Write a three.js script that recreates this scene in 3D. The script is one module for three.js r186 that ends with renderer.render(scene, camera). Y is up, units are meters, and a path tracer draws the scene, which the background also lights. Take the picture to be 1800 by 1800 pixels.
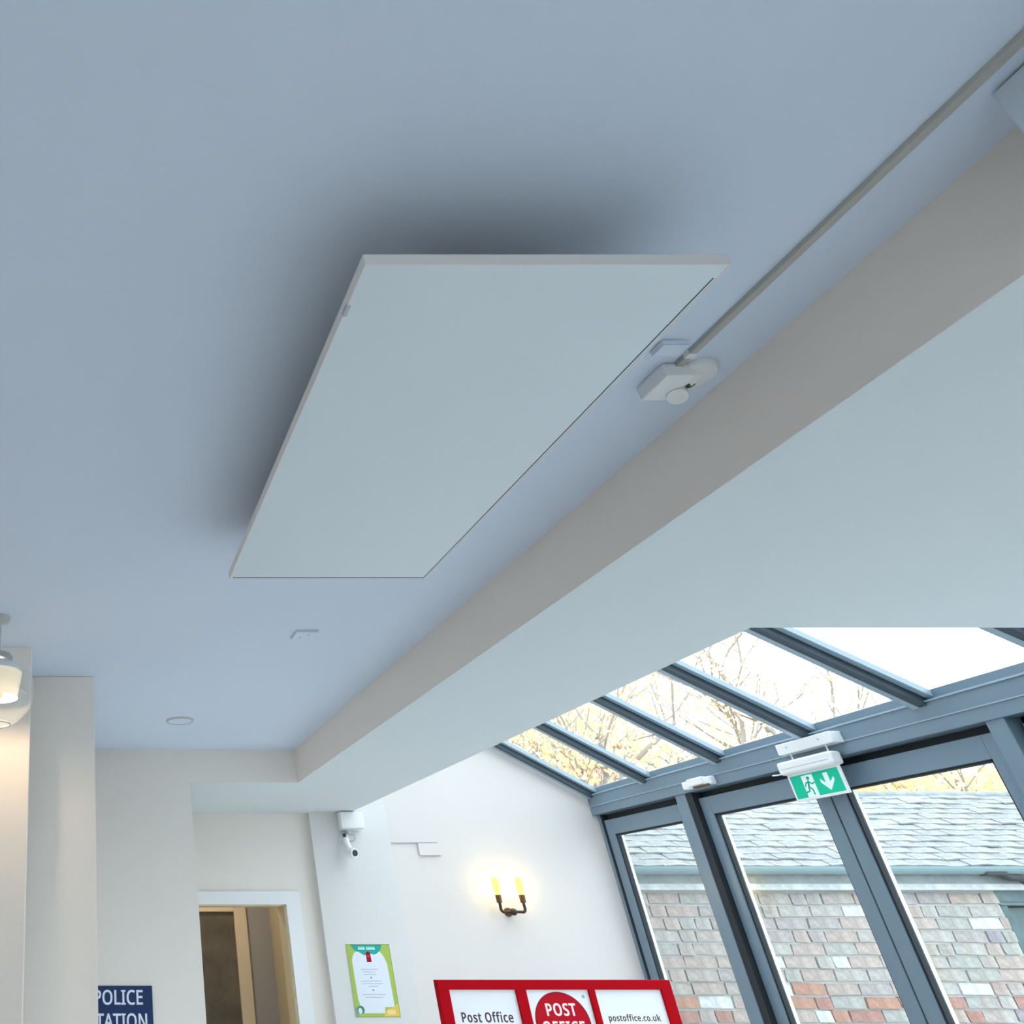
import * as THREE from 'three';
import { RoundedBoxGeometry } from 'three/addons/geometries/RoundedBoxGeometry.js';
import { mergeGeometries } from 'three/addons/utils/BufferGeometryUtils.js';

// ---------------------------------------------------------------- camera, sky, exposure
const EYE = 1.65;                                   // camera height above the floor
const scene = new THREE.Scene();
const FOCAL = 1355.46, FULL = 3600;                 // pixels; the photograph is an off-centre crop of a wider picture
const camera = new THREE.PerspectiveCamera(2 * Math.atan(FULL / 2 / FOCAL) * 180 / Math.PI, 1, 0.05, 200);
camera.setViewOffset(FULL, FULL, FULL / 2 - 128, FULL / 2 - 970, 1800, 1800);
camera.position.set(0, EYE, 0);
camera.rotation.set(26.743 * Math.PI / 180, 0, 0);
scene.add(camera);
const SKY = new THREE.Color().setRGB(0.90, 1.0, 1.10);    // even, overcast daylight
scene.background = SKY;
scene.backgroundIntensity = 3.2;
const renderer = new THREE.WebGLRenderer({ antialias: true });
renderer.toneMapping = THREE.LinearToneMapping;
renderer.toneMappingExposure = 1.18;
renderer.shadowMap.enabled = true;
const WARM = new THREE.Color().setRGB(1.0, 0.70, 0.42);   // filament lamps

// ---------------------------------------------------------------- helpers
let seed = 7;
const rnd = () => { seed = (seed * 1664525 + 1013904223) >>> 0; return seed / 4294967296; };
const rr = (a, b) => a + (b - a) * rnd();
const V = (X, Y, Z) => new THREE.Vector3(X, Y + EYE, -Z);   // X right, Y above the eye, Z away from the camera
const taken = {};
function numbered(n) { taken[n] = (taken[n] ?? -1) + 1; return taken[n] ? n + '_' + String(taken[n]).padStart(3, '0') : n; }
function box(x0, x1, y0, y1, z0, z1, r = 0) {
  const w = Math.abs(x1 - x0), h = Math.abs(y1 - y0), d = Math.abs(z1 - z0);
  const g = r ? new RoundedBoxGeometry(w, h, d, 2, Math.min(r, w / 2.01, h / 2.01, d / 2.01)) : new THREE.BoxGeometry(w, h, d);
  const c = V((x0 + x1) / 2, (y0 + y1) / 2, (z0 + z1) / 2);
  return g.translate(c.x, c.y, c.z);
}
function cyl(a, b, r0, r1 = r0, seg = 24) {                 // from point a to point b
  const d = b.clone().sub(a), g = new THREE.CylinderGeometry(r1, r0, d.length(), seg);
  g.applyQuaternion(new THREE.Quaternion().setFromUnitVectors(new THREE.Vector3(0, 1, 0), d.clone().normalize()));
  const m = a.clone().add(b).multiplyScalar(0.5);
  return g.translate(m.x, m.y, m.z);
}
function tube(points, r, seg = 24, rad = 10) { return new THREE.TubeGeometry(new THREE.CatmullRomCurve3(points, false, 'centripetal'), seg, r, rad); }
function lathe(profile, center, seg = 40) { const g = new THREE.LatheGeometry(profile.map(([r, y]) => new THREE.Vector2(r, y)), seg); return g.translate(center.x, center.y, center.z); }
function prism(pts, z0, z1) {                               // polygon in X,Y run from depth z0 to z1
  const s = new THREE.Shape(pts.map(([x, y]) => new THREE.Vector2(x, y + EYE)));
  return new THREE.ExtrudeGeometry(s, { depth: Math.abs(z1 - z0), bevelEnabled: false }).translate(0, 0, -Math.max(z0, z1));
}
function plan(pts, y0, y1) {                                // outline in X,Z run from height y0 to y1
  const s = new THREE.Shape(pts.map(([x, z]) => new THREE.Vector2(x, z)));
  return new THREE.ExtrudeGeometry(s, { depth: y1 - y0, bevelEnabled: false }).rotateX(-Math.PI / 2).translate(0, y0 + EYE, 0);
}
function worldUV(g) {                                       // uv in metres, from the side each face looks to
  g.computeVertexNormals === undefined;
  const p = g.attributes.position, n = g.attributes.normal, uv = new Float32Array(p.count * 2);
  for (let i = 0; i < p.count; i++) {
    const ax = Math.abs(n.getX(i)), ay = Math.abs(n.getY(i)), az = Math.abs(n.getZ(i));
    const x = p.getX(i), y = p.getY(i), z = p.getZ(i);
    if (ay >= ax && ay >= az) { uv[2 * i] = x; uv[2 * i + 1] = z; } else if (ax >= az) { uv[2 * i] = z; uv[2 * i + 1] = y; } else { uv[2 * i] = x; uv[2 * i + 1] = y; }
  }
  g.setAttribute('uv', new THREE.BufferAttribute(uv, 2));
  return g;
}
function merge(gs, metres) {
  gs = (Array.isArray(gs) ? gs : [gs]).map((g) => { const q = g.index ? g.toNonIndexed() : g; for (const k of Object.keys(q.attributes)) if (!['position', 'normal', 'uv'].includes(k)) q.deleteAttribute(k); return q; });
  const g = gs.length > 1 ? mergeGeometries(gs) : gs[0];
  return metres === false ? g : worldUV(g);
}
function thing(name, label, category, base, group) {        // an empty at the thing's base; its children are the parts
  const o = new THREE.Group(); o.name = numbered(name); o.position.copy(base); scene.add(o);
  o.userData = { label, category }; if (group) o.userData.group = group;
  return o;
}
function part(root, name, gs, mat, parent = root, keepUV) { // geometry is given in world places
  const g = merge(gs, keepUV ? false : undefined); g.translate(-root.position.x, -root.position.y, -root.position.z);
  const m = new THREE.Mesh(g, mat); m.name = name; m.castShadow = m.receiveShadow = true; parent.add(m);
  return m;
}
function struct(name, label, gs, mat) {
  const m = new THREE.Mesh(merge(gs), mat); m.name = numbered(name); m.castShadow = m.receiveShadow = true; m.userData = { kind: 'structure', label };
  scene.add(m); return m;
}
function structGroup(name, label, base) { const o = new THREE.Group(); o.name = numbered(name); o.position.copy(base); o.userData = { kind: 'structure', label }; scene.add(o); return o; }
function relabel(o, t) { o.userData.label = t; return o; }

// ---------------------------------------------------------------- textures
function noiseTexture(n, cells, seed0, lo, hi) {            // tileable value noise, several octaves
  const d = new Uint8Array(n * n * 4), oct = cells.map((c, k) => { let s = seed0 + k * 77; const a = new Float32Array(c * c); for (let i = 0; i < a.length; i++) { s = (s * 1664525 + 1013904223) >>> 0; a[i] = s / 4294967296; } return a; });
  for (let y = 0; y < n; y++) for (let x = 0; x < n; x++) {
    let v = 0, w = 0;
    cells.forEach((c, k) => {
      const fx = x / n * c, fy = y / n * c, ix = Math.floor(fx), iy = Math.floor(fy); let tx = fx - ix, ty = fy - iy; tx = tx * tx * (3 - 2 * tx); ty = ty * ty * (3 - 2 * ty);
      const a = oct[k], g = (i, j) => a[(j % c) * c + (i % c)], q = Math.pow(0.62, k);
      v += q * ((g(ix, iy) * (1 - tx) + g(ix + 1, iy) * tx) * (1 - ty) + (g(ix, iy + 1) * (1 - tx) + g(ix + 1, iy + 1) * tx) * ty); w += q;
    });
    const b = Math.round(lo + (hi - lo) * v / w), i = (y * n + x) * 4; d[i] = d[i + 1] = d[i + 2] = b; d[i + 3] = 255;
  }
  const t = new THREE.DataTexture(d, n, n); t.wrapS = t.wrapT = THREE.RepeatWrapping; t.magFilter = THREE.LinearFilter; t.minFilter = THREE.LinearMipmapLinearFilter; t.generateMipmaps = true; t.needsUpdate = true;
  return t;
}
const plasterBump = noiseTexture(512, [6, 24, 90], 3, 0, 255);
const grain = noiseTexture(256, [8, 32, 100], 11, 0, 255);
const mottle = noiseTexture(256, [5, 14, 40, 100], 29, 176, 255); mottle.colorSpace = THREE.SRGBColorSpace;
const at = (t, k) => { const c = t.clone(); c.repeat.set(k, k); c.needsUpdate = true; return c; };
const lin = (r, g, b) => new THREE.Color().setRGB(r, g, b);
const std = (c, rough = 0.8, o = {}) => new THREE.MeshStandardMaterial({ color: c, roughness: rough, ...o });
const phys = (c, rough, o = {}) => new THREE.MeshPhysicalMaterial({ color: c, roughness: rough, ...o });
function canvasMap(w, h, draw) {
  const c = document.createElement('canvas'); c.width = w; c.height = h; draw(c.getContext('2d'), w, h);
  const t = new THREE.CanvasTexture(c); t.colorSpace = THREE.SRGBColorSpace; t.anisotropy = 8; return t;
}

// ---------------------------------------------------------------- materials
const plaster = { bumpMap: at(plasterBump, 0.9), bumpScale: 0.0012 };
const M = {
  ceiling: std(lin(0.70, 0.78, 0.915), 0.9, plaster),  // blue cast of the daylight is put into the plaster colour
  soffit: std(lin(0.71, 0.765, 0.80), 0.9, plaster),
  cream: std(lin(0.86, 0.785, 0.725), 0.9, plaster),  // warm light on the bulkhead side put into its colour
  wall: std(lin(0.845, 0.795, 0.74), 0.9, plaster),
  white: std(lin(0.69, 0.65, 0.632), 0.85, plaster),
  pilaster: std(lin(0.70, 0.69, 0.68), 0.85, plaster),
  floor: std(lin(0.76, 0.76, 0.75), 0.6, { bumpMap: grain, bumpScale: 0.001 }),
  ground: std(lin(0.42, 0.42, 0.41), 0.95, { bumpMap: grain, bumpScale: 0.004 }),
  trim: std(lin(0.84, 0.85, 0.87), 0.45),
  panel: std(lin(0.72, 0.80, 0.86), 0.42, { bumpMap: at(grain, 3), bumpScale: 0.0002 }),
  panelRim: std(lin(0.80, 0.77, 0.75), 0.5),
  plastic: std(lin(0.82, 0.83, 0.84), 0.45),
  plasticGrey: std(lin(0.50, 0.50, 0.52), 0.5),
  trunking: std(lin(0.46, 0.45, 0.42), 0.55),
  dark: std(lin(0.015, 0.016, 0.018), 0.4),
  gasket: std(lin(0.012, 0.018, 0.024), 0.7),
  alu: phys(lin(0.155, 0.225, 0.29), 0.38, { clearcoat: 0.25, clearcoatRoughness: 0.35 }),
  aluLight: phys(lin(0.32, 0.42, 0.50), 0.35, { clearcoat: 0.3, clearcoatRoughness: 0.3 }),
  rafterShade: std(lin(0.05, 0.075, 0.10), 0.5),  // bar stem with the shade on its room side put into the colour
  glass: phys(lin(0.97, 0.995, 0.985), 0.0, { transmission: 1, thickness: 0, ior: 1.5 }),
  globe: phys(lin(0.93, 0.96, 0.98), 0.03, { transmission: 0.95, thickness: 0, ior: 1.45, side: THREE.DoubleSide }),
  shade: phys(lin(0.93, 0.90, 0.78), 0.9, { transmission: 0.02, thickness: 0, side: THREE.DoubleSide }),
  brass: std(lin(0.16, 0.085, 0.035), 0.42, { metalness: 0.75 }),
  bronze: std(lin(0.05, 0.032, 0.024), 0.5, { metalness: 0.5 }),
  red: phys(lin(0.44, 0.001, 0.008), 0.8, { specularIntensity: 0.2 }),
  brownDoor: std(lin(0.16, 0.135, 0.095), 0.5, { map: at(mottle, 1.5) }),
  casing: std(lin(0.66, 0.55, 0.38), 0.6),
  tan: std(lin(0.50, 0.42, 0.27), 0.85, plaster),
  greyWall: std(lin(0.33, 0.31, 0.29), 0.85, plaster),
  gutter: std(lin(0.17, 0.27, 0.29), 0.45),
  fascia: std(lin(0.27, 0.32, 0.33), 0.6, { map: at(mottle, 2) }),
  whiteBoard: std(lin(0.62, 0.66, 0.66), 0.6, { map: at(mottle, 2.5) }),
  teal: std(lin(0.11, 0.19, 0.21), 0.55, { map: at(mottle, 2) }),
  mortar: std(lin(0.44, 0.44, 0.42), 0.95, { bumpMap: at(grain, 4), bumpScale: 0.004 }),
  bark: std(lin(0.33, 0.27, 0.23), 0.95),
  leaf: phys(lin(0.95, 0.77, 0.52), 0.9, { transmission: 0.55, thickness: 0, side: THREE.DoubleSide }),
};
const glow = (c, k) => new THREE.MeshStandardMaterial({ color: 0x000000, emissive: c, emissiveIntensity: k, roughness: 1 });

// ================================================================ THE ROOM
const H = 1.15, S = 0.935;            // ceiling and bulkhead soffit above the eye
const ZB = 5.255, ZP = 6.58, ZD = 6.65, ZG = 6.78, XG = 4.42;
const roofY = (X) => 1.135 + 0.61 * (4.36 - X);   // underside of the lean-to glass

struct('floor', 'pale grey floor of the shop, below the picture', box(-4.4, 4.6, -1.85, -1.65, -4.4, 8.4), M.floor);
struct('ceiling', 'plaster ceiling above the heating panel, blue daylight put into its colour', box(-4.4, 1.6, H, H + 0.18, -4.4, 5.45), M.ceiling);
struct('ceiling_bulkhead', 'downstand bulkhead with flat soffit running beside the glazed lean-to', [
  box(1.4956, 2.27, S, H + 0.18, -4.4, ZG + 0.1), box(2.27, 4.6, S, H + 0.18, -4.4, 2.42), box(0.78, 1.51, S, H + 0.18, ZB + 0.010, 6.9), box(0.6, 0.79, S, H + 0.18, ZB + 0.18, 6.9),
], M.soffit);
struct('bulkhead_face', 'side face of the bulkhead below the ceiling, warm light put into its colour', [box(1.4953, 1.4961, S + 0.0006, H + 0.01, -4.2, ZB + 0.001)], M.cream);
struct('wall_upstand', 'plaster upstand between the bulkhead and the lean-to roof', [
  box(2.1, 2.27, H + 0.18, 2.60, 2.30, ZG + 0.2), prism([[2.27, H + 0.18], [2.6, H + 0.18], [2.27, 2.4]], 2.30, 2.42), prism([[2.27, S + 0.01], [4.36, S + 0.01], [4.36, 1.12], [2.27, roofY(2.27)]], 2.41, 2.44),
], M.white);
struct('wall_left', 'nearest wall end behind the glass globe lamp', [plan([[-4.4, 3.22], [-0.184, 3.22], [-0.180, 3.2215], [-0.179, 3.226], [-0.225, 3.64], [-0.225, 5.45], [-4.4, 5.45]], -1.65, H)], M.wall);
struct('wall_middle', 'wall end stepping back beside the blue sign', box(-0.222, 0.103, -1.65, H, 3.633, 5.45, 0.004), M.wall);
struct('wall_back', 'back wall carrying the blue sign, with a recess cut out at its right', [box(0.103, 0.78, -1.65, H, ZB, ZB + 0.19), box(0.78, 1.495, S, H, ZB, ZB + 0.012)], M.wall);
struct('wall_recess', 'recess wall round the inner doorway', [
  box(0.6, 0.86, -1.65, S, ZD, 6.85), box(1.671, 1.93, -1.65, S, ZD, 6.85), box(0.86, 1.671, 0.251, S, ZD, 6.85), box(0.60, 0.78, -1.65, S, ZB + 0.19, ZD),
], M.wall);
struct('pilaster', 'white pilaster with the green poster and the security camera', [box(1.925, 2.552, -1.65, S, ZP, 6.98), box(2.27, 2.552, S, 2.1, ZP, 6.98)], M.pilaster);
struct('wall_gable', 'bright white end wall under the glass roof', prism([[2.1, -1.65], [4.44, -1.65], [4.44, 0.95], [4.36, 1.10], [2.1, roofY(2.1) - 0.04]], ZG, ZG + 0.2), M.white);
struct('wall_front', 'wall behind the camera round a wide shop window', [
  box(-4.4, -3.4, -1.65, H, -4.4, -4.2), box(1.2, 4.6, -1.65, H, -4.4, -4.2), box(-3.4, 1.2, 0.95, H, -4.4, -4.2), box(-3.4, 1.2, -1.65, -1.05, -4.4, -4.2),
], M.wall);
struct('wall_side', 'far left wall of the shop, outside the picture', box(-4.4, -4.2, -1.65, H, -4.2, 3.22), M.wall);
struct('wall_right', 'solid right wall beyond the glazing', box(XG, 4.6, -1.65, S, -4.4, -0.75), M.white);

// inner doorway with its architrave
{
  const d = structGroup('door_1', 'white-framed inner doorway standing open', V(1.26, -1.65, ZD));
  part(d, 'architrave', [prism([[0.781, -1.65], [0.86, -1.65], [0.86, 0.251], [1.671, 0.251], [1.671, -1.65], [1.784, -1.65], [1.784, 0.325], [1.780, 0.338], [1.768, 0.345], [0.781, 0.345]], ZD - 0.022, ZD + 0.004)], M.trim);
  part(d, 'jamb_lining', [box(1.655, 1.673, -1.65, 0.255, ZD, 6.86), box(0.858, 0.876, -1.65, 0.255, ZD, 6.86), box(0.86, 1.67, 0.239, 0.255, ZD, 6.86)], M.casing);
}
// the passage behind the doorway
struct('wall_passage', 'tan side wall inside the passage behind the doorway', [box(1.845, 1.95, -1.65, 0.9, 6.84, 8.2), box(0.2, 0.3, -1.65, 0.9, 6.84, 8.2), box(0.2, 1.95, 0.80, 0.9, 6.84, 8.2)], M.tan);
struct('wall_passage_end', 'grey end wall of the passage behind the doorway', [box(1.62, 1.845, -1.65, 0.80, 8.0, 8.2), box(0.3, 1.62, 0.25, 0.80, 8.0, 8.2), box(0.3, 0.62, -1.65, 0.25, 8.0, 8.2)], M.greyWall);
{
  const d = structGroup('door_2', 'dark brown closed door at the end of the passage', V(1.1, -1.65, 8.05));
  part(d, 'door_casing', [box(1.51, 1.624, -1.65, 0.31, 7.975, 8.02, 0.006), box(0.62, 1.51, 0.24, 0.31, 7.975, 8.02, 0.006)], M.casing);
  part(d, 'door_leaf', box(0.615, 1.628, -1.65, 0.26, 8.022, 8.07), M.brownDoor);
}

// ================================================================ GLAZED LEAN-TO
const eave = structGroup('eave_beam', 'grey-blue metal eave beam above the glazed screen', V(XG, S, 4));
part(eave, 'beam', [box(4.36, 4.62, 0.935, 1.10, -0.8, ZG, 0.004), box(4.375, 4.62, 1.10, 1.145, -0.8, ZG, 0.003)], M.alu);
part(eave, 'cover_strip', [box(4.352, 4.362, 1.088, 1.094, -0.8, ZG - 0.01), box(4.354, 4.362, 1.002, 1.007, -0.8, ZG - 0.01)], M.aluLight);

// glazed roof: bars with shade painted into the stem and light into the lips, panes between them
{
  const g = structGroup('glazed_roof', 'sloping glass roof of the lean-to on grey-blue glazing bars', V(4.36, 1.135, 4.5));
  const x0 = 4.40, x1 = 2.25, tilt = Math.atan(0.61), len = (x0 - x1) / Math.cos(tilt);
  const along = (w, h, off, zc, dz) => {                     // bar along the slope: w across (depth), h deep, off below the glass line
    const b = new THREE.BoxGeometry(len, h, w); b.translate(0, off - h / 2, 0); b.rotateZ(-tilt);
    const c = V((x0 + x1) / 2, roofY((x0 + x1) / 2), zc + dz); return b.translate(c.x, c.y, c.z);
  };
  const zs = [2.50, 3.19, 3.89, 4.585, 5.29, 6.04, 6.715];
  for (const z of zs) {
    const bar = part(g, 'rafter', [along(0.045, 0.075, 0.02, z, 0)], M.rafterShade);
    part(g, 'lip', [along(0.034, 0.03, 0.012, z, -0.042)], M.aluLight, bar);
    part(g, 'lip', [along(0.034, 0.03, -0.028, z, 0.034)], M.aluLight, bar);
    const nose = V(4.362, roofY(4.362) - 0.045, z); part(g, 'bar_end', [cyl(nose, nose.clone().add(new THREE.Vector3(-0.012, 0, 0)), 0.018, 0.018, 16)], M.dark, bar);
  }
  for (let i = 0; i + 1 < zs.length; i++) part(g, 'roof_pane', [along(zs[i + 1] - zs[i] - 0.02, 0.008, 0.03, (zs[i] + zs[i + 1]) / 2, 0)], M.glass);
}

// glazed screen: fixed light, pair of doors, further lights
function leaf(g, z0, z1, y0, y1, t = 0.06, rail = 0.115, foot = 0.2) {     // stiles, rails, gasket and pane between depths z0 < z1
  const s = 0.088, xa = XG - t / 2 + 0.02, xb = xa + t;
  part(g, 'stile', [box(xa, xb, y0, y1, z0, z0 + s, 0.004)], M.alu); part(g, 'stile', [box(xa, xb, y0, y1, z1 - s, z1, 0.004)], M.alu);
  part(g, 'top_rail', [box(xa + 0.001, xb, y1 - rail, y1, z0 + s, z1 - s, 0.003)], M.alu); part(g, 'bottom_rail', [box(xa + 0.001, xb, y0, y0 + foot, z0 + s, z1 - s, 0.003)], M.alu);
  const gx = (a, b, c, d) => box(xa + 0.010, XG + 0.030, a, b, c, d), k = 0.012;
  part(g, 'gasket', [gx(y1 - rail - k, y1 - rail, z0 + s, z1 - s), gx(y0 + foot, y0 + foot + k, z0 + s, z1 - s), gx(y0 + foot, y1 - rail, z0 + s, z0 + s + k), gx(y0 + foot, y1 - rail, z1 - s - k, z1 - s)], M.gasket);
  part(g, 'bead', [box(XG + 0.033, xb + 0.003, y0 + foot, y1 - rail, z1 - s - k, z1 - s + 0.001)], M.plastic);
  part(g, 'pane', [box(XG + 0.012, XG + 0.02, y0 + foot - 0.01, y1 - rail + 0.01, z0 + s - 0.01, z1 - s + 0.01)], M.glass);
}
const post = (g, z0, z1, x = 4.37) => part(g, 'post', [box(x, 4.475, -1.65, 0.937, z0, z1, 0.004)], M.alu);
{
  const w = structGroup('window_1', 'fixed glazed side light beside the white end wall', V(XG, -1.65, 6.2));
  post(w, 6.745, ZG - 0.001, 4.40); part(w, 'rebate', [box(4.404, 4.472, -1.62, 0.934, 6.727, 6.75), box(XG + 0.03, 4.472, 0.888, 0.934, 5.80, 6.75)], M.gasket);
  leaf(w, 5.775, 6.725, -1.63, 0.888);
  post(w, 5.70, 5.80);
  const a = structGroup('door_3', 'left leaf of the glazed double door', V(XG, -1.65, 5.2));
  part(a, 'rebate', [box(4.376, 4.472, -1.62, 0.934, 5.642, 5.701), box(XG + 0.03, 4.472, 0.893, 0.934, 4.65, 5.70)], M.gasket);
  leaf(a, 4.655, 5.640, -1.63, 0.893);
  const b = structGroup('door_4', 'right leaf of the glazed double door beside the exit sign', V(XG, -1.65, 4.1));
  part(b, 'rebate', [box(XG + 0.03, 4.472, -1.62, 0.934, 4.645, 4.655), box(XG + 0.03, 4.472, 0.893, 0.934, 3.67, 4.645)], M.gasket);
  leaf(b, 3.665, 4.645, -1.63, 0.893);
  const c = structGroup('window_2', 'next glazed light beyond the double door, at the picture edge', V(XG, -1.65, 2.6));
  post(c, 3.585, 3.668); part(c, 'rebate', [box(XG + 0.03, 4.472, 0.90, 0.934, 1.6, 3.585), box(XG + 0.03, 4.472, -1.62, 0.934, 3.56, 3.585)], M.gasket);
  leaf(c, 1.62, 3.56, -1.63, 0.90);
  const d = structGroup('window_3', 'last glazed light of the screen, outside the picture', V(XG, -1.65, 0.4));
  post(d, 1.53, 1.62); leaf(d, -0.70, 1.53, -1.63, 0.90); post(d, -0.78, -0.70);
  const e = structGroup('window_4', 'wide shop window behind the camera', V(-1.1, -1.05, -4.3));
  part(e, 'window_frame', [box(-3.4, 1.2, 0.89, 0.95, -4.34, -4.26), box(-3.4, 1.2, -1.05, -0.99, -4.34, -4.26), ...[-3.4, -1.9, -0.4, 1.14].map((x) => box(x, x + 0.06, -1.05, 0.95, -4.34, -4.26))], M.alu);
  part(e, 'pane', [box(-3.36, 1.16, -1.0, 0.9, -4.305, -4.297)], M.glass);
}

// ================================================================ CEILING FITTINGS
{ // heating panel: a thin tray on four spacers
  const x0 = 0.482, x1 = 1.087, z0 = 0.922, z1 = 2.162, y0 = 0.995, y1 = 1.018;
  const t = thing('heating_panel', 'large white rectangular heating panel hung just below the ceiling', 'heater', V(0.785, H, 1.54));
  part(t, 'panel_face', [box(x0 + 0.0024, x1 - 0.0024, y0 + 0.0008, y1 - 0.006, z0 + 0.0024, z1 - 0.0024)], M.panel);
  part(t, 'added_dark_back', [box(x0 + 0.006, x1 - 0.006, y1 - 0.006, y1 - 0.001, z0 + 0.006, z1 - 0.006)], std(lin(0.22, 0.19, 0.17), 0.6));  // unseen dark back, added to deepen and warm the shadow on the ceiling
  const ring = (e) => [[x0 + e, z0 + e], [x1 - e, z0 + e], [x1 - e, z1 - e], [x0 + e, z1 - e]].map(([x, z]) => new THREE.Vector2(x, z));
  const rs = new THREE.Shape(ring(0.0)); rs.holes.push(new THREE.Path(ring(0.0025)));
  const rim = new THREE.ExtrudeGeometry(rs, { depth: y1 - y0, bevelEnabled: false }); rim.rotateX(-Math.PI / 2).translate(0, y0 + EYE, 0);
  part(t, 'rim', [rim], M.panelRim);
  part(t, 'shadow_gap', [box(x1 - 0.010, x1 - 0.0075, y0 + 0.0002, y0 + 0.002, z0 + 0.03, z1 - 0.0075), box(x0 + 0.010, x1 - 0.0075, y0 + 0.0002, y0 + 0.002, z1 - 0.011, z1 - 0.0075)], std(lin(0.10, 0.13, 0.17), 0.7));  // dark strips painted for the shade in a groove along two edges
  for (const [x, z] of [[0.62, 1.10], [0.95, 1.10], [0.62, 1.98], [0.95, 1.98]]) part(t, 'spacer', [box(x - 0.02, x + 0.02, y1 - 0.006, H - 0.0004, z - 0.02, z + 0.02, 0.003)], M.plastic);
  part(t, 'label_clip', [box(x0 - 0.001, x0 + 0.006, y0 - 0.0012, y0 + 0.007, 1.015, 1.04)], M.plasticGrey);
}
{ // surface trunking along the ceiling
  const t = thing('cable_trunking', 'thin grey cable trunking running along the ceiling beside the bulkhead', 'trunking', V(1.35, H, 0.6));
  part(t, 'trunking_length', [box(1.341, 1.357, H - 0.011, H + 0.002, -3.0, 1.305, 0.0015)], M.trunking);
  part(t, 'coupler', [box(1.3395, 1.3585, H - 0.0125, H + 0.002, 1.303, 1.318, 0.001)], M.plastic);
  part(t, 'trunking_length', [box(1.341, 1.357, H - 0.011, H - 0.0003, 1.318, 1.350, 0.0015)], M.trunking);
}
{ // detector at the end of the trunking
  const t = thing('motion_detector', 'white detector with round base and angled box at the end of the trunking', 'detector', V(1.34, H, 1.36));
  part(t, 'round_base', [lathe([[0.043, 0.001], [0.043, -0.012], [0.038, -0.020], [0, -0.021]], V(1.402, H, 1.372), 40)], M.plastic);
  part(t, 'sensor_box', [box(1.313, 1.378, 1.113, H + 0.0005, 1.345, 1.435, 0.004)], M.plastic);
  part(t, 'sensor_bridge', [box(1.37, 1.405, 1.118, H, 1.352, 1.395, 0.008)], M.plastic);
  const head = part(t, 'sensor_head', [cyl(V(1.385, 1.128, 1.412), V(1.372, 1.101, 1.404), 0.019, 0.020, 32)], M.plastic);
  part(t, 'sensor_gap', [cyl(V(1.392, 1.134, 1.385), V(1.393, 1.118, 1.384), 0.010, 0.010, 16)], M.dark, head);
  part(t, 'screw', [cyl(V(1.452, H - 0.0002, 1.372), V(1.452, H - 0.004, 1.372), 0.004, 0.004, 10)], M.plasticGrey);
}
{ // small blanking plates
  const a = thing('ceiling_box', 'small white box on the ceiling between the panel and the trunking', 'box', V(1.291, H, 1.30));
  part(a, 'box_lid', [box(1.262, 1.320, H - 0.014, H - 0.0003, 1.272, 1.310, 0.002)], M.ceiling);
  const b = thing('ceiling_plate', 'flat square plate on the ceiling beyond the heating panel', 'plate', V(0.972, H, 3.045));
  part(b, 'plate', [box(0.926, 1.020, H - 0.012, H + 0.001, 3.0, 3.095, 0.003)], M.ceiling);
  part(b, 'screw', [cyl(V(0.955, H - 0.010, 3.06), V(0.955, H - 0.0135, 3.06), 0.004, 0.004, 10)], M.plasticGrey);
  part(b, 'screw', [cyl(V(0.985, H - 0.010, 3.03), V(0.985, H - 0.0135, 3.03), 0.004, 0.004, 10)], M.plasticGrey);
}
{ // flush round downlight, unlit
  const t = thing('downlight', 'flush round downlight in the ceiling before the back wall', 'light', V(0.626, H, 4.47));
  part(t, 'bezel', [lathe([[0.068, -0.004], [0.070, -0.009], [0.075, -0.010], [0.080, -0.006], [0.081, 0.001]], V(0.626, H, 4.47), 48)], M.plasticGrey);
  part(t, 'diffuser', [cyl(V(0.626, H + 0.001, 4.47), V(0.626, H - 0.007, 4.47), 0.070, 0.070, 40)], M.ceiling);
}
{ // cropped unit at the upper right
  const t = thing('ceiling_unit', 'grey box unit fixed under the ceiling against the bulkhead, cut by the frame', 'box', V(1.45, H, 0.45));
  part(t, 'housing', [box(1.392, 1.498, S + 0.03, H - 0.004, 0.10, 0.734, 0.004)], std(lin(0.60, 0.68, 0.76), 0.5));
  part(t, 'gap_shade', [box(1.400, 1.496, H - 0.006, H + 0.001, 0.11, 0.725)], M.gasket);  // dark strip stands for the shaded gap between housing and ceiling
}

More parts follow.
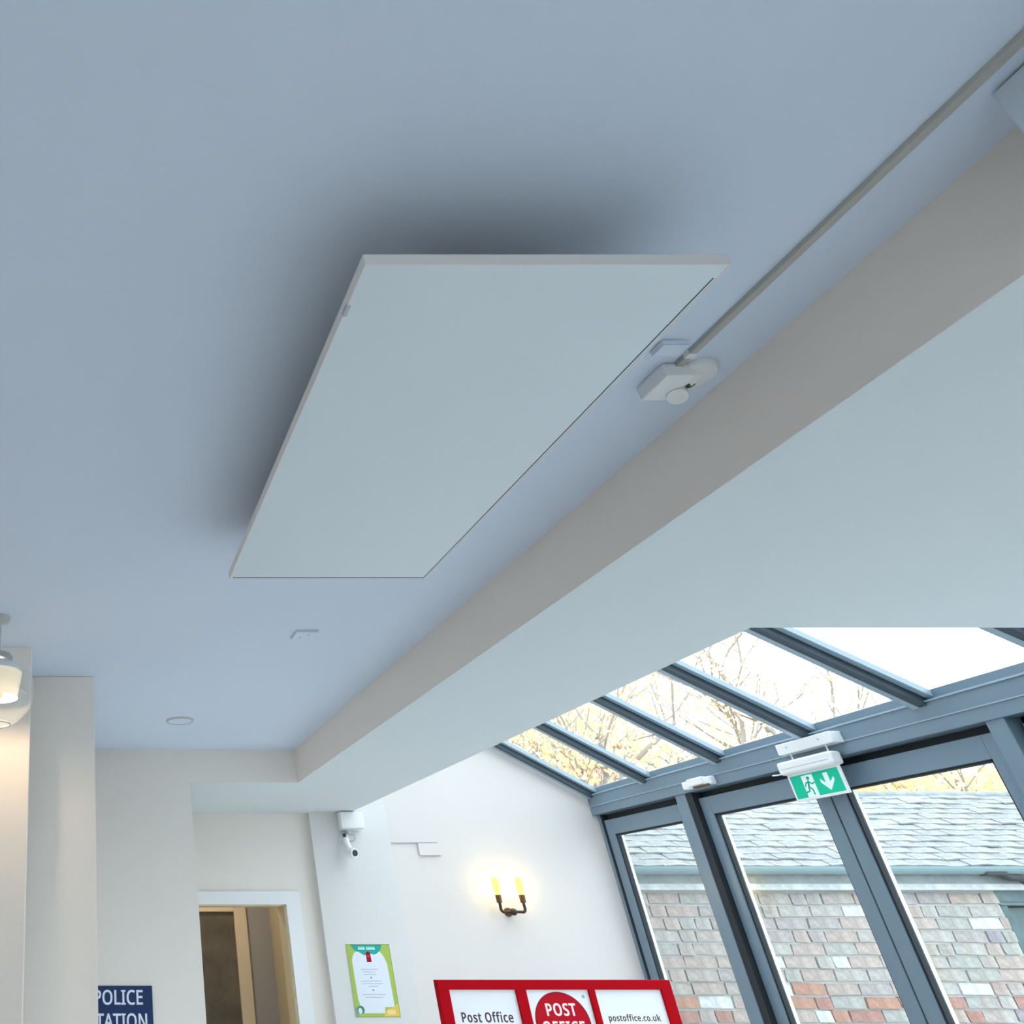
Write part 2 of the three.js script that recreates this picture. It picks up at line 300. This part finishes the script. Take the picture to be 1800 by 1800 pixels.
// ================================================================ LAMPS
function pendant(X, Z, label) {
  const t = thing('pendant_lamp', label, 'lamp', V(X, H, Z)), c = V(X, 0.852, Z);
  part(t, 'ceiling_rose', [lathe([[0.040, 0.002], [0.040, -0.010], [0.034, -0.020], [0.010, -0.026], [0.0, -0.026]], V(X, H, Z), 32)], M.plasticGrey);
  part(t, 'stem', [cyl(V(X, H - 0.022, Z), V(X, 0.975, Z), 0.006)], M.plasticGrey);
  part(t, 'cap', [lathe([[0.006, 0.155], [0.045, 0.145], [0.055, 0.128], [0.0, 0.126]], c, 32)], M.plasticGrey);
  const R = 0.142, gp = [];
  for (let i = 0; i <= 28; i++) { const a = 0.36 + (Math.PI - 0.36 - 0.39) * i / 28; gp.push([R * Math.sin(a), R * Math.cos(a)]); }
  const globe = part(t, 'globe', [lathe(gp, c, 56)], M.globe);
  part(t, 'globe_rim', [new THREE.TorusGeometry(R * Math.sin(0.39), 0.0028, 10, 48).rotateX(Math.PI / 2).translate(c.x, c.y - R * Math.cos(0.39), c.z)], M.plasticGrey, globe);
  const sp = [[0.018, 0.118], [0.055, 0.108], [0.082, 0.088], [0.092, 0.070]];
  for (let i = 0; i < 7; i++) { const y = 0.060 - i * 0.0125, r = 0.093 - i * 0.002; sp.push([r, y], [r - 0.006, y - 0.006]); }
  sp.push([0.079, -0.03]);
  part(t, 'ribbed_shade', [lathe(sp.slice(3), c, 48)], M.shade);
  part(t, 'shade_dome', [lathe([[0.018, 0.119], [0.055, 0.109], [0.082, 0.089], [0.0935, 0.069], [0.0915, 0.069], [0.081, 0.087], [0.054, 0.107], [0.018, 0.117]], c, 48)], M.trim);
  part(t, 'bulb', [lathe([[0, -0.036], [0.014, -0.033], [0.024, -0.018], [0.024, -0.004], [0.016, 0.03], [0.012, 0.06], [0, 0.06]], c, 24)], glow(WARM, 0.9));
  const l = new THREE.PointLight(WARM, 0.42, 0, 2); l.position.set(0, c.y - 0.015 - t.position.y, 0); l.shadow.radius = 0.9; l.castShadow = true; t.add(l);
  return t;
}
pendant(-0.288, 2.86, 'clear glass globe pendant lamp with a ribbed inner shade, cut by the left edge');
pendant(-1.9, 1.1, 'added clear glass globe pendant for warm fill light, beyond the left edge of the picture');  // this and the next two are unseen lamps added for warm light
pendant(-1.9, -0.9, 'added clear glass globe pendant for warm fill light, behind the camera to its left');
pendant(-0.3, -1.3, 'added clear glass globe pendant for warm fill light, directly behind the camera');

{ // twin wall light
  const X0 = 3.47, Y0 = 0.20, t = thing('wall_sconce', 'twin-bulb brass pipe wall light on the white end wall', 'lamp', V(X0, Y0, ZG));
  part(t, 'back_plate', [cyl(V(X0, Y0, ZG + 0.001), V(X0, Y0, ZG - 0.016), 0.034, 0.030, 32)], M.brass);
  part(t, 'boss', [cyl(V(X0, Y0, ZG - 0.012), V(X0, Y0, ZG - 0.085), 0.016, 0.016, 20), new THREE.SphereGeometry(0.026, 20, 14).translate(X0, Y0 + EYE, -(ZG - 0.085))], M.bronze);
  for (const s of [-1, 1]) {
    const xb = X0 + s * 0.094, zb = ZG - 0.085;
    const arm = part(t, 'arm', [tube([V(X0, Y0, zb), V(X0 + s * 0.05, Y0, zb), V(xb - s * 0.012, Y0, zb), V(xb, Y0 + 0.014, zb), V(xb, Y0 + 0.05, zb), V(xb, Y0 + 0.085, zb)], 0.0105, 40)], M.bronze);
    part(t, 'lamp_holder', [cyl(V(xb, Y0 + 0.065, zb), V(xb, Y0 + 0.122, zb), 0.020, 0.022, 24)], M.brass, arm);
    const b0 = Y0 + 0.12;
    part(t, 'bulb', [lathe([[0.0, 0], [0.014, 0.0], [0.020, 0.02], [0.026, 0.05], [0.026, 0.10], [0.018, 0.125], [0.006, 0.134], [0, 0.135]], V(xb, b0, zb), 24)], glow(lin(1.0, 0.92, 0.30), 0.95), arm);
    const l = new THREE.PointLight(lin(1.0, 0.72, 0.25), 0.075, 0, 2); l.position.copy(V(xb, b0 + 0.065, zb)).sub(t.position); l.shadow.radius = 1.2; l.castShadow = true; t.add(l);
  }
}

{ // unseen ceiling light added to brighten the passage, above the doorway head
  const t = thing('added_passage_light', 'added round ceiling light brightening the passage, hidden above the doorway', 'lamp', V(1.1, 0.80, 7.4));
  part(t, 'fitting_base', [cyl(V(1.1, 0.801, 7.4), V(1.1, 0.775, 7.4), 0.11, 0.11, 32)], M.trim);
  part(t, 'diffuser', [lathe([[0.10, 0], [0.095, -0.03], [0.06, -0.05], [0, -0.056]], V(1.1, 0.775, 7.4), 32)], glow(WARM, 1.2));
  const l = new THREE.PointLight(lin(1.0, 0.86, 0.68), 0.95, 0, 2); l.position.set(0, -0.10, 0); l.shadow.radius = 3; l.castShadow = true; t.add(l);
}
// ================================================================ WALL FITTINGS AND SIGNS
{ // junction box and camera
  const b = thing('junction_box', 'white square junction box under the soffit above the security camera', 'box', V(2.25, 0.86, ZP));
  part(b, 'back_box', [box(2.150, 2.325, 0.792, 0.930, ZP - 0.075, ZP + 0.001, 0.012)], M.plastic);
  part(b, 'lid', [box(2.145, 2.330, 0.797, 0.926, ZP - 0.098, ZP - 0.079, 0.012)], M.plastic);
  part(b, 'seal', [box(2.152, 2.322, 0.795, 0.933, ZP - 0.080, ZP - 0.074)], M.plasticGrey);
  part(b, 'cable_gland', [cyl(V(2.21, 0.80, ZP - 0.04), V(2.21, 0.765, ZP - 0.04), 0.022, 0.019, 20)], M.plasticGrey);
  const c = thing('security_camera', 'white turret security camera with a black lens on the pilaster', 'camera', V(2.19, 0.70, ZP));
  part(c, 'mount', [cyl(V(2.185, 0.725, ZP + 0.001), V(2.185, 0.725, ZP - 0.03), 0.040, 0.036, 32)], M.plastic);
  part(c, 'neck', [tube([V(2.185, 0.725, ZP - 0.02), V(2.175, 0.715, ZP - 0.06), V(2.180, 0.67, ZP - 0.08), V(2.19, 0.635, ZP - 0.085)], 0.022, 20, 12)], M.plastic);
  part(c, 'neck_slot', [box(2.165, 2.182, 0.728, 0.765, ZP - 0.068, ZP - 0.02, 0.006)], M.dark);
  const body = part(c, 'camera_body', [cyl(V(2.165, 0.625, ZP - 0.05), V(2.205, 0.610, ZP - 0.135), 0.042, 0.036, 32)], M.plastic);
  part(c, 'lens', [cyl(V(2.204, 0.6103, ZP - 0.132), V(2.2075, 0.609, ZP - 0.141), 0.024, 0.024, 28)], M.dark, body);
  part(c, 'cable', [tube([V(2.225, 0.757, ZP - 0.04), V(2.255, 0.75, ZP - 0.045), V(2.25, 0.715, ZP - 0.04), V(2.21, 0.705, ZP - 0.03)], 0.006, 24, 8)], M.plasticGrey);
}
{ // trunking stub and socket plate on the end wall
  const t = thing('wall_trunking', 'slim trunking with its shadow line put into the grey, running from the pilaster across the end wall', 'trunking', V(2.78, 0.722, ZG));
  part(t, 'trunking_shade_strip', [box(2.555, 3.012, 0.719, 0.727, ZG - 0.012, ZG + 0.001, 0.001)], M.plasticGrey);  // grey colour stands for the shadow line along the trunking
  const s = thing('socket_plate', 'white blank socket box under the slim trunking strip', 'socket', V(2.935, 0.668, ZG));
  part(s, 'back_box', [box(2.850, 3.022, 0.626, 0.716, ZG - 0.010, ZG + 0.001, 0.004)], M.white);
  part(s, 'face_plate', [box(2.846, 3.026, 0.622, 0.716, ZG - 0.016, ZG - 0.010, 0.003)], M.white);
}
function sheet(root, name, w, h, center, map, turn = 0, rough = 0.5, parent = root) {   // thin printed face
  const g = new THREE.PlaneGeometry(w, h); if (turn) g.rotateY(turn);
  g.translate(center.x, center.y, center.z);
  return part(root, name, [g], phys(0xffffff, Math.max(rough, 0.6), { map, specularIntensity: 0.3 }), parent, true);
}
{ // notice on the pilaster
  const w = 0.334, h = 0.482, X = 2.238, Y = -0.264, t = thing('poster', 'green-bordered paper notice with a teal heading on the pilaster', 'poster', V(X, Y - h / 2, ZP));
  part(t, 'backing', [box(X - w / 2, X + w / 2, Y - h / 2, Y + h / 2, ZP - 0.004, ZP + 0.001)], M.plastic);
  const map = canvasMap(512, 740, (c, W, Hh) => {
    c.fillStyle = '#a9bf5e'; c.fillRect(0, 0, W, Hh);
    c.fillStyle = '#dfe6f0'; c.beginPath(); c.moveTo(48, 190); c.quadraticCurveTo(56, 100, 110, 78); c.lineTo(385, 78); c.quadraticCurveTo(430, 120, 452, 210); c.lineTo(462, 640); c.lineTo(350, 640); c.lineTo(340, 700); c.lineTo(95, 700); c.quadraticCurveTo(70, 640, 56, 560); c.closePath(); c.fill();
    c.fillStyle = '#35a79c'; c.beginPath(); c.moveTo(52, 0); c.lineTo(420, 0); c.quadraticCurveTo(415, 60, 370, 84); c.quadraticCurveTo(330, 124, 270, 98); c.quadraticCurveTo(215, 130, 175, 104); c.quadraticCurveTo(140, 76, 105, 76); c.quadraticCurveTo(70, 50, 52, 0); c.fill();
    c.fillStyle = '#2a7f7c'; c.fillRect(52, 0, 368, 14);
    c.strokeStyle = '#c9f2ee'; c.lineWidth = 9; c.lineCap = 'round';
    const scrawl = (x, y, n, s, hh) => { for (let i = 0; i < n; i++) { const a = x + i * s; c.beginPath(); c.moveTo(a, y + hh); c.lineTo(a + s * 0.2, y); c.lineTo(a + s * 0.62, y + hh * 0.9); c.stroke(); } };
    scrawl(142, 34, 4, 20, 22); scrawl(240, 34, 5, 20, 22);
    c.fillStyle = '#a5182c'; c.beginPath(); c.moveTo(222, 88); c.quadraticCurveTo(245, 66, 272, 88); c.lineTo(276, 186); c.lineTo(220, 186); c.fill(); c.fillStyle = '#7c1022'; c.fillRect(224, 92, 48, 12); c.fillRect(222, 172, 54, 12); c.fillStyle = '#c4485a'; c.fillRect(234, 118, 26, 14);
    c.strokeStyle = '#98a0b2'; c.lineWidth = 5;
    [[258, 140, 330], [284, 160, 300], [310, 165, 300], [378, 122, 350], [404, 122, 362], [430, 200, 300], [512, 118, 372], [540, 150, 340]].forEach(([y, a, b]) => { for (let x = a; x < b; x += 14) { c.beginPath(); c.moveTo(x, y + 8 * rnd()); c.lineTo(x + 9, y + 8 * rnd()); c.stroke(); } });
    c.fillStyle = '#6f7c94'; for (const [x, y] of [[242, 345], [245, 472]]) { c.beginPath(); c.arc(x, y, 9, 0, 7); c.fill(); }
    c.fillStyle = '#7fa69a'; c.fillRect(0, 640, 44, 100); c.fillStyle = '#4d8279'; c.beginPath(); c.arc(70, 668, 42, 0, 7); c.fill(); c.fillStyle = '#dcebe8'; c.beginPath(); c.ellipse(62, 678, 22, 30, 0, 0, 7); c.fill();
    c.fillStyle = '#e6c55a'; c.beginPath(); c.moveTo(330, 740); c.quadraticCurveTo(340, 660, 420, 650); c.lineTo(512, 600); c.lineTo(512, 740); c.fill(); c.fillStyle = '#eed9a2'; c.fillRect(370, 668, 90, 44);
    c.strokeStyle = '#8fa05c'; c.lineWidth = 8; c.strokeRect(4, 4, W - 8, Hh - 8);
  });
  sheet(t, 'print', w - 0.004, h - 0.004, V(X, Y, ZP - 0.0045), map, 0, 0.6);
}
{ // dark blue sign on the back wall, its left half behind the middle wall end
  const x0 = 0.03, x1 = 0.470, y0 = -0.56, y1 = -0.241, t = thing('police_sign', 'dark blue sign reading POLICE STATION on the back wall', 'sign', V(0.25, y0, ZB));
  part(t, 'board', [box(x0, x1, y0, y1, ZB - 0.008, ZB + 0.001, 0.002)], std(lin(0.03, 0.055, 0.13), 0.4));
  const map = canvasMap(880, 638, (c, W, Hh) => {
    c.fillStyle = '#2b3d66'; c.fillRect(0, 0, W, Hh); c.fillStyle = '#e6eafa'; c.textBaseline = 'alphabetic';
    const put = (s, xr, base, cap, xl) => { c.font = '100px sans-serif'; const m = c.measureText(s).width; c.save(); c.translate(xl, base); c.scale((xr - xl) / m, cap / 72); c.fillText(s, 0, 0); c.lineWidth = 3.5; c.strokeText(s, 0, 0); c.restore(); };
    const px = (X) => (X - x0) / (x1 - x0) * W, py = (Y) => (y1 - Y) / (y1 - y0) * Hh;
    c.strokeStyle = '#e6eafa'; put('POLICE', px(0.418), py(-0.335), 146, px(0.117)); put('STATION', px(0.443), py(-0.458), 150, px(0.088));
  });
  sheet(t, 'lettering', x1 - x0 - 0.004, y1 - y0 - 0.004, V((x0 + x1) / 2, (y0 + y1) / 2, ZB - 0.0085), map, 0, 0.4);
}
{ // red three-panel counter sign
  const Z = 5.2, x0 = 2.145, x1 = 3.521, y1 = -0.209, y0 = -0.645, t = thing('post_office_sign', 'red-framed sign with three white panels and a red roundel', 'sign', V(2.83, -1.65, Z));
  part(t, 'sign_frame', [box(x0, x1, -0.259, y1, Z, Z + 0.05, 0.004), box(x0, x1, y0, -0.595, Z, Z + 0.05, 0.004), ...[[x0, 2.211], [2.602, 2.662], [3.029, 3.066], [3.457, x1]].map(([a, b]) => box(a, b, -0.60, -0.255, Z, Z + 0.05, 0.004))], M.red);
  part(t, 'post', [box(x0 + 0.02, x0 + 0.07, -1.65, y0 + 0.01, Z, Z + 0.05, 0.004)], M.red); part(t, 'post', [box(x1 - 0.07, x1 - 0.02, -1.65, y0 + 0.01, Z, Z + 0.05, 0.004)], M.red);
  const cell = (a, b, draw) => {
    const k = 1400, w = b - a, h = 0.336; part(t, 'white_panel', [box(a, b, -0.596, -0.258, Z + 0.016, Z + 0.03)], M.plastic);
    sheet(t, 'panel_print', w, h, V((a + b) / 2, -0.427, Z + 0.0155), canvasMap(Math.round(w * k), Math.round(h * k), (c, W, Hh) => { c.fillStyle = '#eef0f3'; c.fillRect(0, 0, W, Hh); draw(c, (X) => (X - a) * k, (Y) => (-0.259 - Y) * k, k); }), 0, 0.35);
  };
  const fit = (c, s, x0p, x1p, base, capPx, font = 'sans-serif') => { c.font = 'bold 100px ' + font; const m = c.measureText(s).width; c.save(); c.translate(x0p, base); c.scale((x1p - x0p) / m, capPx / 72); c.fillText(s, 0, 0); c.restore(); };
  cell(2.211, 2.602, (c, X, Y, k) => { c.fillStyle = '#5b3a4a'; fit(c, 'Post Office', X(2.253), X(2.560), Y(-0.424), 0.05 * k); });
  cell(2.662, 3.029, (c, X, Y, k) => {
    c.fillStyle = '#b8041c'; c.beginPath(); c.ellipse(X(2.842), Y(-0.428), 0.158 * k, 0.156 * k, 0, 0, 7); c.fill(); c.strokeStyle = '#7d0618'; c.lineWidth = 5; c.stroke();
    c.fillStyle = '#fbe4e4'; fit(c, 'POST', X(2.752), X(2.936), Y(-0.392), 0.064 * k); fit(c, 'OFFICE', X(2.716), X(2.968), Y(-0.482), 0.064 * k);
    c.fillStyle = '#4c6a6e'; c.font = 'bold 34px sans-serif'; c.fillText('®', X(2.985), Y(-0.303));
  });
  cell(3.066, 3.457, (c, X, Y, k) => { c.fillStyle = '#54353f'; fit(c, 'postoffice.co.uk', X(3.108), X(3.412), Y(-0.418), 0.032 * k); });
}
{ // hanging emergency exit sign
  const Xs = 4.30, t = thing('exit_sign', 'green emergency exit sign with running man and down arrow over the double door', 'sign', V(4.33, 1.03, 4.56));
  part(t, 'wall_bar', [box(4.29, 4.362, 1.000, 1.064, 4.372, 4.745, 0.006)], M.plastic);
  for (const z of [4.44, 4.68]) part(t, 'hanger', [cyl(V(4.31, 1.004, z), V(4.31, 0.95, z), 0.004, 0.004, 10)], M.plastic);
  for (const z of [4.45, 4.67]) part(t, 'screw', [cyl(V(4.292, 1.035, z), V(4.287, 1.035, z), 0.005, 0.005, 12)], M.plasticGrey);
  part(t, 'housing', [box(4.275, 4.345, 0.886, 0.962, 4.405, 4.775, 0.016)], M.plastic);
  part(t, 'seam', [box(4.2735, 4.276, 0.916, 0.919, 4.43, 4.75)], M.plasticGrey);
  part(t, 'cable', [tube([V(4.31, 0.905, 4.77), V(4.33, 0.905, 4.83), V(4.345, 0.912, 4.90)], 0.004, 16, 8)], M.plastic);
  part(t, 'blade', [box(4.304, 4.316, 0.732, 0.892, 4.412, 4.760, 0.003)], M.plastic);
  const map = canvasMap(640, 256, (c, W, Hh) => {
    c.fillStyle = '#1ec29c'; c.fillRect(0, 0, W, Hh); c.fillStyle = '#e9fbf6';
    c.fillRect(150, 14, 150, 242);                                                            // open doorway
    c.fillStyle = '#12a584'; c.strokeStyle = '#12a584'; c.lineCap = 'round'; c.lineJoin = 'round';
    c.beginPath(); c.arc(232, 52, 20, 0, 7); c.fill();
    c.lineWidth = 26; c.beginPath(); c.moveTo(222, 88); c.lineTo(206, 146); c.stroke();
    c.lineWidth = 15; c.beginPath(); c.moveTo(226, 88); c.lineTo(258, 118); c.lineTo(292, 110); c.moveTo(214, 90); c.lineTo(180, 104); c.lineTo(168, 136); c.stroke();
    c.lineWidth = 18; c.beginPath(); c.moveTo(210, 148); c.lineTo(242, 182); c.lineTo(246, 232); c.moveTo(202, 148); c.lineTo(194, 192); c.lineTo(152, 200); c.stroke();
    c.fillStyle = '#e9fbf6'; c.beginPath(); c.moveTo(466, 226); c.lineTo(378, 126); c.lineTo(378, 84); c.lineTo(436, 136); c.lineTo(436, 30); c.lineTo(496, 30); c.lineTo(496, 136); c.lineTo(554, 84); c.lineTo(554, 126); c.closePath(); c.fill();
  });
  sheet(t, 'pictogram', 0.320, 0.128, V(4.3035, 0.810, 4.586), map, -Math.PI / 2, 0.35);
}
{ // sensor over the left leaf
  const t = thing('door_sensor', 'small white sensor on the eave beam left of the exit sign', 'sensor', V(4.34, 0.97, 5.5));
  part(t, 'sensor_body', [box(4.315, 4.362, 0.945, 1.000, 5.36, 5.63, 0.012)], M.plastic);
  part(t, 'sensor_body', [box(4.308, 4.350, 0.955, 1.008, 5.42, 5.57, 0.010)], M.plastic);
  part(t, 'sensor_window', [box(4.306, 4.330, 0.942, 0.952, 5.38, 5.52)], M.brass);
}

// ================================================================ OUTSIDE
struct('ground_outside', 'paved yard outside the glazing', box(-30, 40, -1.95, -1.85, -20, 40), M.ground);
{ // brick outbuilding with a tiled roof
  const Z = 7.10, XL = 4.5, XE = 7.775, TOP = 0.372;
  const t = thing('outbuilding', 'low brick outbuilding with a pale tiled roof seen through the doors', 'building', V(6.5, -1.85, Z));
  const wall = part(t, 'wall', [box(XL, XE, -1.85, TOP + 0.04, Z + 0.012, Z + 0.3), box(XE, 10.5, -1.85, TOP + 0.04, Z + 0.2, Z + 0.4)], M.mortar);
  const tone = [[0.52, 0.43, 0.39], [0.50, 0.45, 0.41], [0.47, 0.46, 0.43], [0.54, 0.45, 0.41], [0.46, 0.42, 0.41], [0.52, 0.49, 0.46], [0.74, 0.77, 0.76], [0.54, 0.29, 0.21], [0.48, 0.25, 0.21], [0.38, 0.35, 0.38]].map((c) => std(lin(...c), 0.95, { map: at(mottle, 4), bumpMap: at(grain, 6), bumpScale: 0.004 }));
  const brickGeo = {};
  function brick(kind, v, w, h) {                            // eight jittered corners, a few variants of each size
    const key = kind + v; if (brickGeo[key]) return brickGeo[key];
    const g = new THREE.BoxGeometry(w, h, 0.05, 1, 1, 1), p = g.attributes.position, j = {};
    for (let i = 0; i < p.count; i++) { const k = [p.getX(i), p.getY(i), p.getZ(i)].map((q) => q > 0 ? 1 : 0).join(''); j[k] ??= [rr(-0.006, 0.006), rr(-0.004, 0.004), rr(-0.003, 0.003)]; p.setXYZ(i, p.getX(i) + j[k][0], p.getY(i) + j[k][1], p.getZ(i) + j[k][2]); }
    g.computeVertexNormals(); worldUV(g); return (brickGeo[key] = g);
  }
  const course = 0.0945, ROWS = 12;
  for (let r = 0; r < ROWS; r++) {
    const yc = TOP - 0.012 - course * (r + 0.5); let x = XL + 0.01 - rr(0, 0.14);
    while (x < XE - 0.06) {
      const head = rnd() < 0.3, w = Math.min(head ? 0.13 : 0.268, XE - x), kind = Math.abs(w - 0.268) < 0.001 ? 's' : Math.abs(w - 0.13) < 0.001 ? 'h' : 'c' + r;
      if (x + w > XL + 0.05) {
        const q = rnd(); let m = r < 7 ? (q < 0.90 ? Math.floor(rnd() * 6) : q < 0.965 ? 6 : 9) : (q < 0.52 ? Math.floor(rnd() * 6) : q < 0.60 ? 6 : q < 0.80 ? 7 : q < 0.93 ? 8 : 9);
        const b = new THREE.Mesh(brick(kind, Math.floor(rnd() * 4), w - 0.013, course - 0.014), tone[m]); b.name = 'brick'; b.castShadow = b.receiveShadow = true;
        b.position.copy(V(x + w / 2, yc + rr(-0.003, 0.003), Z + 0.022 + rr(-0.004, 0.003))).sub(t.position); b.rotation.z = rr(-0.012, 0.012); wall.add(b);
      }
      x += w;
    }
  }
  { // lower courses, out of the picture: joined
    const low = [];
    for (let r = ROWS; r < 23; r++) for (let x = XL + 0.01 - (r % 2) * 0.134; x < XE - 0.06; x += 0.268) {
      const x0 = Math.max(x, XL + 0.01), x1 = Math.min(x + 0.255, XE); if (x1 - x0 < 0.05) continue;
      const yc = TOP - 0.012 - course * (r + 0.5); low.push(box(x0, x1, yc - 0.04, yc + 0.04, Z + rr(-0.006, 0.0), Z + 0.04));
    }
    const m = part(t, 'brickwork_base', low, tone[0], wall); m.userData.kind = 'stuff';
  }
  part(t, 'eaves_board', [box(XL, 10.5, 0.375, 0.424, Z - 0.08, Z + 0.05, 0.003)], M.whiteBoard);
  part(t, 'fascia', [box(XL, 10.5, 0.42, 0.50, Z - 0.075, Z - 0.05)], M.fascia);
  const arc = []; for (let i = 0; i <= 10; i++) { const a = Math.PI + Math.PI * i / 10; arc.push([0.055 * Math.cos(a), 0.06 * Math.sin(a)]); }
  const gs = new THREE.Shape([...arc.map(([a, b]) => new THREE.Vector2(a, b)), ...arc.slice().reverse().map(([a, b]) => new THREE.Vector2(a * 0.9, b * 0.9))]);
  const gut = new THREE.ExtrudeGeometry(gs, { depth: 10.5 - XL, bevelEnabled: false, curveSegments: 4 }); gut.rotateY(Math.PI / 2); { const c = V(XL, 0.552, Z - 0.13); gut.translate(c.x, c.y, c.z); }
  const gutter = part(t, 'gutter', [gut], M.gutter);
  part(t, 'gutter_outlet', [tube([V(7.75, 0.50, Z - 0.13), V(7.80, 0.475, Z - 0.13), V(7.95, 0.462, Z - 0.10), V(8.02, 0.40, Z - 0.06)], 0.03, 20, 10), box(7.60, 7.78, 0.482, 0.515, Z - 0.175, Z - 0.10, 0.01)], M.gasket, gutter);
  // painted timber frontage at the wall end
  const f = part(t, 'timber_frontage', [box(XE, 10.5, 0.285, 0.38, Z + 0.02, Z + 0.2, 0.006), box(XE, 10.5, -1.85, 0.245, Z + 0.06, Z + 0.2)], M.teal);
  part(t, 'frontage_rail', [box(XE, 10.5, 0.26, 0.285, Z + 0.0, Z + 0.2, 0.004), box(XE + 0.001, XE + 0.06, -1.85, 0.26, Z + 0.01, Z + 0.2, 0.004)], M.teal, f);
  part(t, 'frontage_gap', [box(XE, 10.5, 0.243, 0.262, Z + 0.07, Z + 0.2)], M.gasket, f);
  // roof of separate plain tiles
  const z0 = Z - 0.10, y0 = 0.565, pitch = 0.645, L = 1.24, rows = 13, tileW = 0.235;
  const deck = new THREE.BoxGeometry(10.5 - XL, 0.03, L + 0.05); deck.rotateX(pitch); { const c = V((XL + 10.5) / 2, y0 - 0.045 + Math.sin(pitch) * L / 2, z0 + 0.04 + Math.cos(pitch) * L / 2); deck.translate(c.x, c.y, c.z); }
  const roof = part(t, 'roof', [deck], std(lin(0.2, 0.22, 0.22), 0.9));
  const tileMat = [[0.37, 0.385, 0.385], [0.335, 0.355, 0.36], [0.385, 0.40, 0.395], [0.36, 0.375, 0.375], [0.395, 0.395, 0.375]].map((c) => std(lin(...c), 0.85, { map: at(mottle, 5) }));
  const tg = [0, 1, 2].map((k) => {
    const g = new THREE.BoxGeometry(tileW - 0.006, 0.014, 0.17, 3, 1, 1), p = g.attributes.position; const bow = [0.004, -0.003, 0.006][k];
    for (let i = 0; i < p.count; i++) { const u = p.getX(i) / (tileW / 2); p.setY(i, p.getY(i) + bow * (1 - u * u)); if (p.getZ(i) > 0) p.setZ(i, p.getZ(i) + 0.007 * Math.sin(3 * u + 2 * k)); }
    g.computeVertexNormals(); return worldUV(g);
  });
  for (let r = 0; r < rows; r++) for (let i = 0; i < 23; i++) {
    const s = 0.07 + r * (L - 0.09) / (rows - 1), x = XL + 0.12 + (i + (r % 2) * 0.5) * tileW;
    const m = new THREE.Mesh(tg[Math.floor(rnd() * 3)], tileMat[Math.floor(rnd() * 5)]); m.name = 'tile'; m.castShadow = m.receiveShadow = true;
    m.position.copy(V(x, y0 + Math.sin(pitch) * s - 0.006 + rr(-0.003, 0.005), z0 + Math.cos(pitch) * s + rr(-0.006, 0.006))).sub(t.position);
    m.rotation.set(pitch - 0.11 + rr(-0.02, 0.02), rr(-0.01, 0.01), rr(-0.015, 0.015)); roof.add(m);
  }
  const zr = z0 + Math.cos(pitch) * L, yr = y0 + Math.sin(pitch) * L;
  part(t, 'ridge', [cyl(V(XL, yr - 0.02, zr), V(10.5, yr - 0.02, zr), 0.045, 0.045, 14)], tileMat[1], roof);
  part(t, 'back_slope', [prism([[XL, -1.85], [10.5, -1.85], [10.5, yr - 0.05], [XL, yr - 0.05]], zr + 0.02, zr + 0.06)], M.mortar);
}

// autumn trees beyond the outbuilding
function tree(X, Z, hgt, spread, sd, leaves, label) {
  seed = sd;
  const base = V(X, -1.85, Z), t = thing('autumn_tree', label, 'tree', base, 'autumn trees beyond the outbuilding');
  const branches = [], tips = [];
  (function grow(p, dir, len, r, depth) {
    const pts = [p.clone()]; let d = dir.clone(), q = p.clone();
    for (let i = 0; i < 4; i++) { d.add(new THREE.Vector3(rr(-0.22, 0.22), rr(-0.08, 0.16), rr(-0.22, 0.22))).normalize(); q = q.clone().addScaledVector(d, len / 4); pts.push(q); if (depth > 2) tips.push(q.clone()); }
    branches.push(new THREE.TubeGeometry(new THREE.CatmullRomCurve3(pts), depth > 2 ? 4 : 6, r, depth > 2 ? 4 : 6));
    if (depth >= 5) return;
    const n = depth === 0 ? 5 : 3;
    for (let k = 0; k < n; k++) {
      const s = pts[depth === 0 ? 2 + (k % 3) : 1 + k + (k === 0 ? 0 : 1) > 4 ? 4 : 2 + k] ?? q;
      const nd = d.clone().multiplyScalar(0.75).add(new THREE.Vector3(rr(-1, 1), rr(-0.25, 0.7), rr(-1, 1)).multiplyScalar(spread)).normalize();
      grow(s, nd, len * rr(0.58, 0.78), r * 0.56, depth + 1);
    }
  })(base, new THREE.Vector3(0, 1, 0), hgt * 0.42, hgt * 0.017, 0);
  part(t, 'branches', branches, M.bark);
  const lg = new THREE.CircleGeometry(0.5, 5); lg.scale(1, 0.7, 1);
  const im = new THREE.InstancedMesh(lg, M.leaf, leaves), o = new THREE.Object3D(), col = new THREE.Color();
  for (let i = 0; i < leaves; i++) {
    const p = tips[Math.floor(rnd() * tips.length)];
    o.position.set(p.x + rr(-0.45, 0.45) - base.x, p.y + rr(-0.4, 0.4) - base.y, p.z + rr(-0.45, 0.45) - base.z); o.rotation.set(rr(0, 6.3), rr(0, 6.3), rr(0, 6.3)); o.scale.setScalar(rr(0.05, 0.11)); o.updateMatrix(); im.setMatrixAt(i, o.matrix);
    im.setColorAt(i, col.setRGB(rr(0.9, 1), rr(0.85, 1), rr(0.6, 1)));
  }
  im.name = 'foliage'; im.userData.kind = 'stuff'; im.castShadow = im.receiveShadow = true; t.add(im);
}
tree(7.6, 12.4, 6.0, 0.75, 41, 6000, 'yellow-leaved tree seen through the farthest roof panes');
tree(10.8, 15.4, 8.8, 0.85, 97, 15000, 'spreading tree with dark bare twigs seen through the middle roof panes');
tree(17.0, 18.0, 8.8, 0.8, 173, 8000, 'thin pale autumn tree seen through the nearest roof panes');
tree(12.7, 11.4, 4.7, 0.62, 211, 9000, 'low golden tree just behind the tiled roof ridge');

renderer.render(scene, camera);
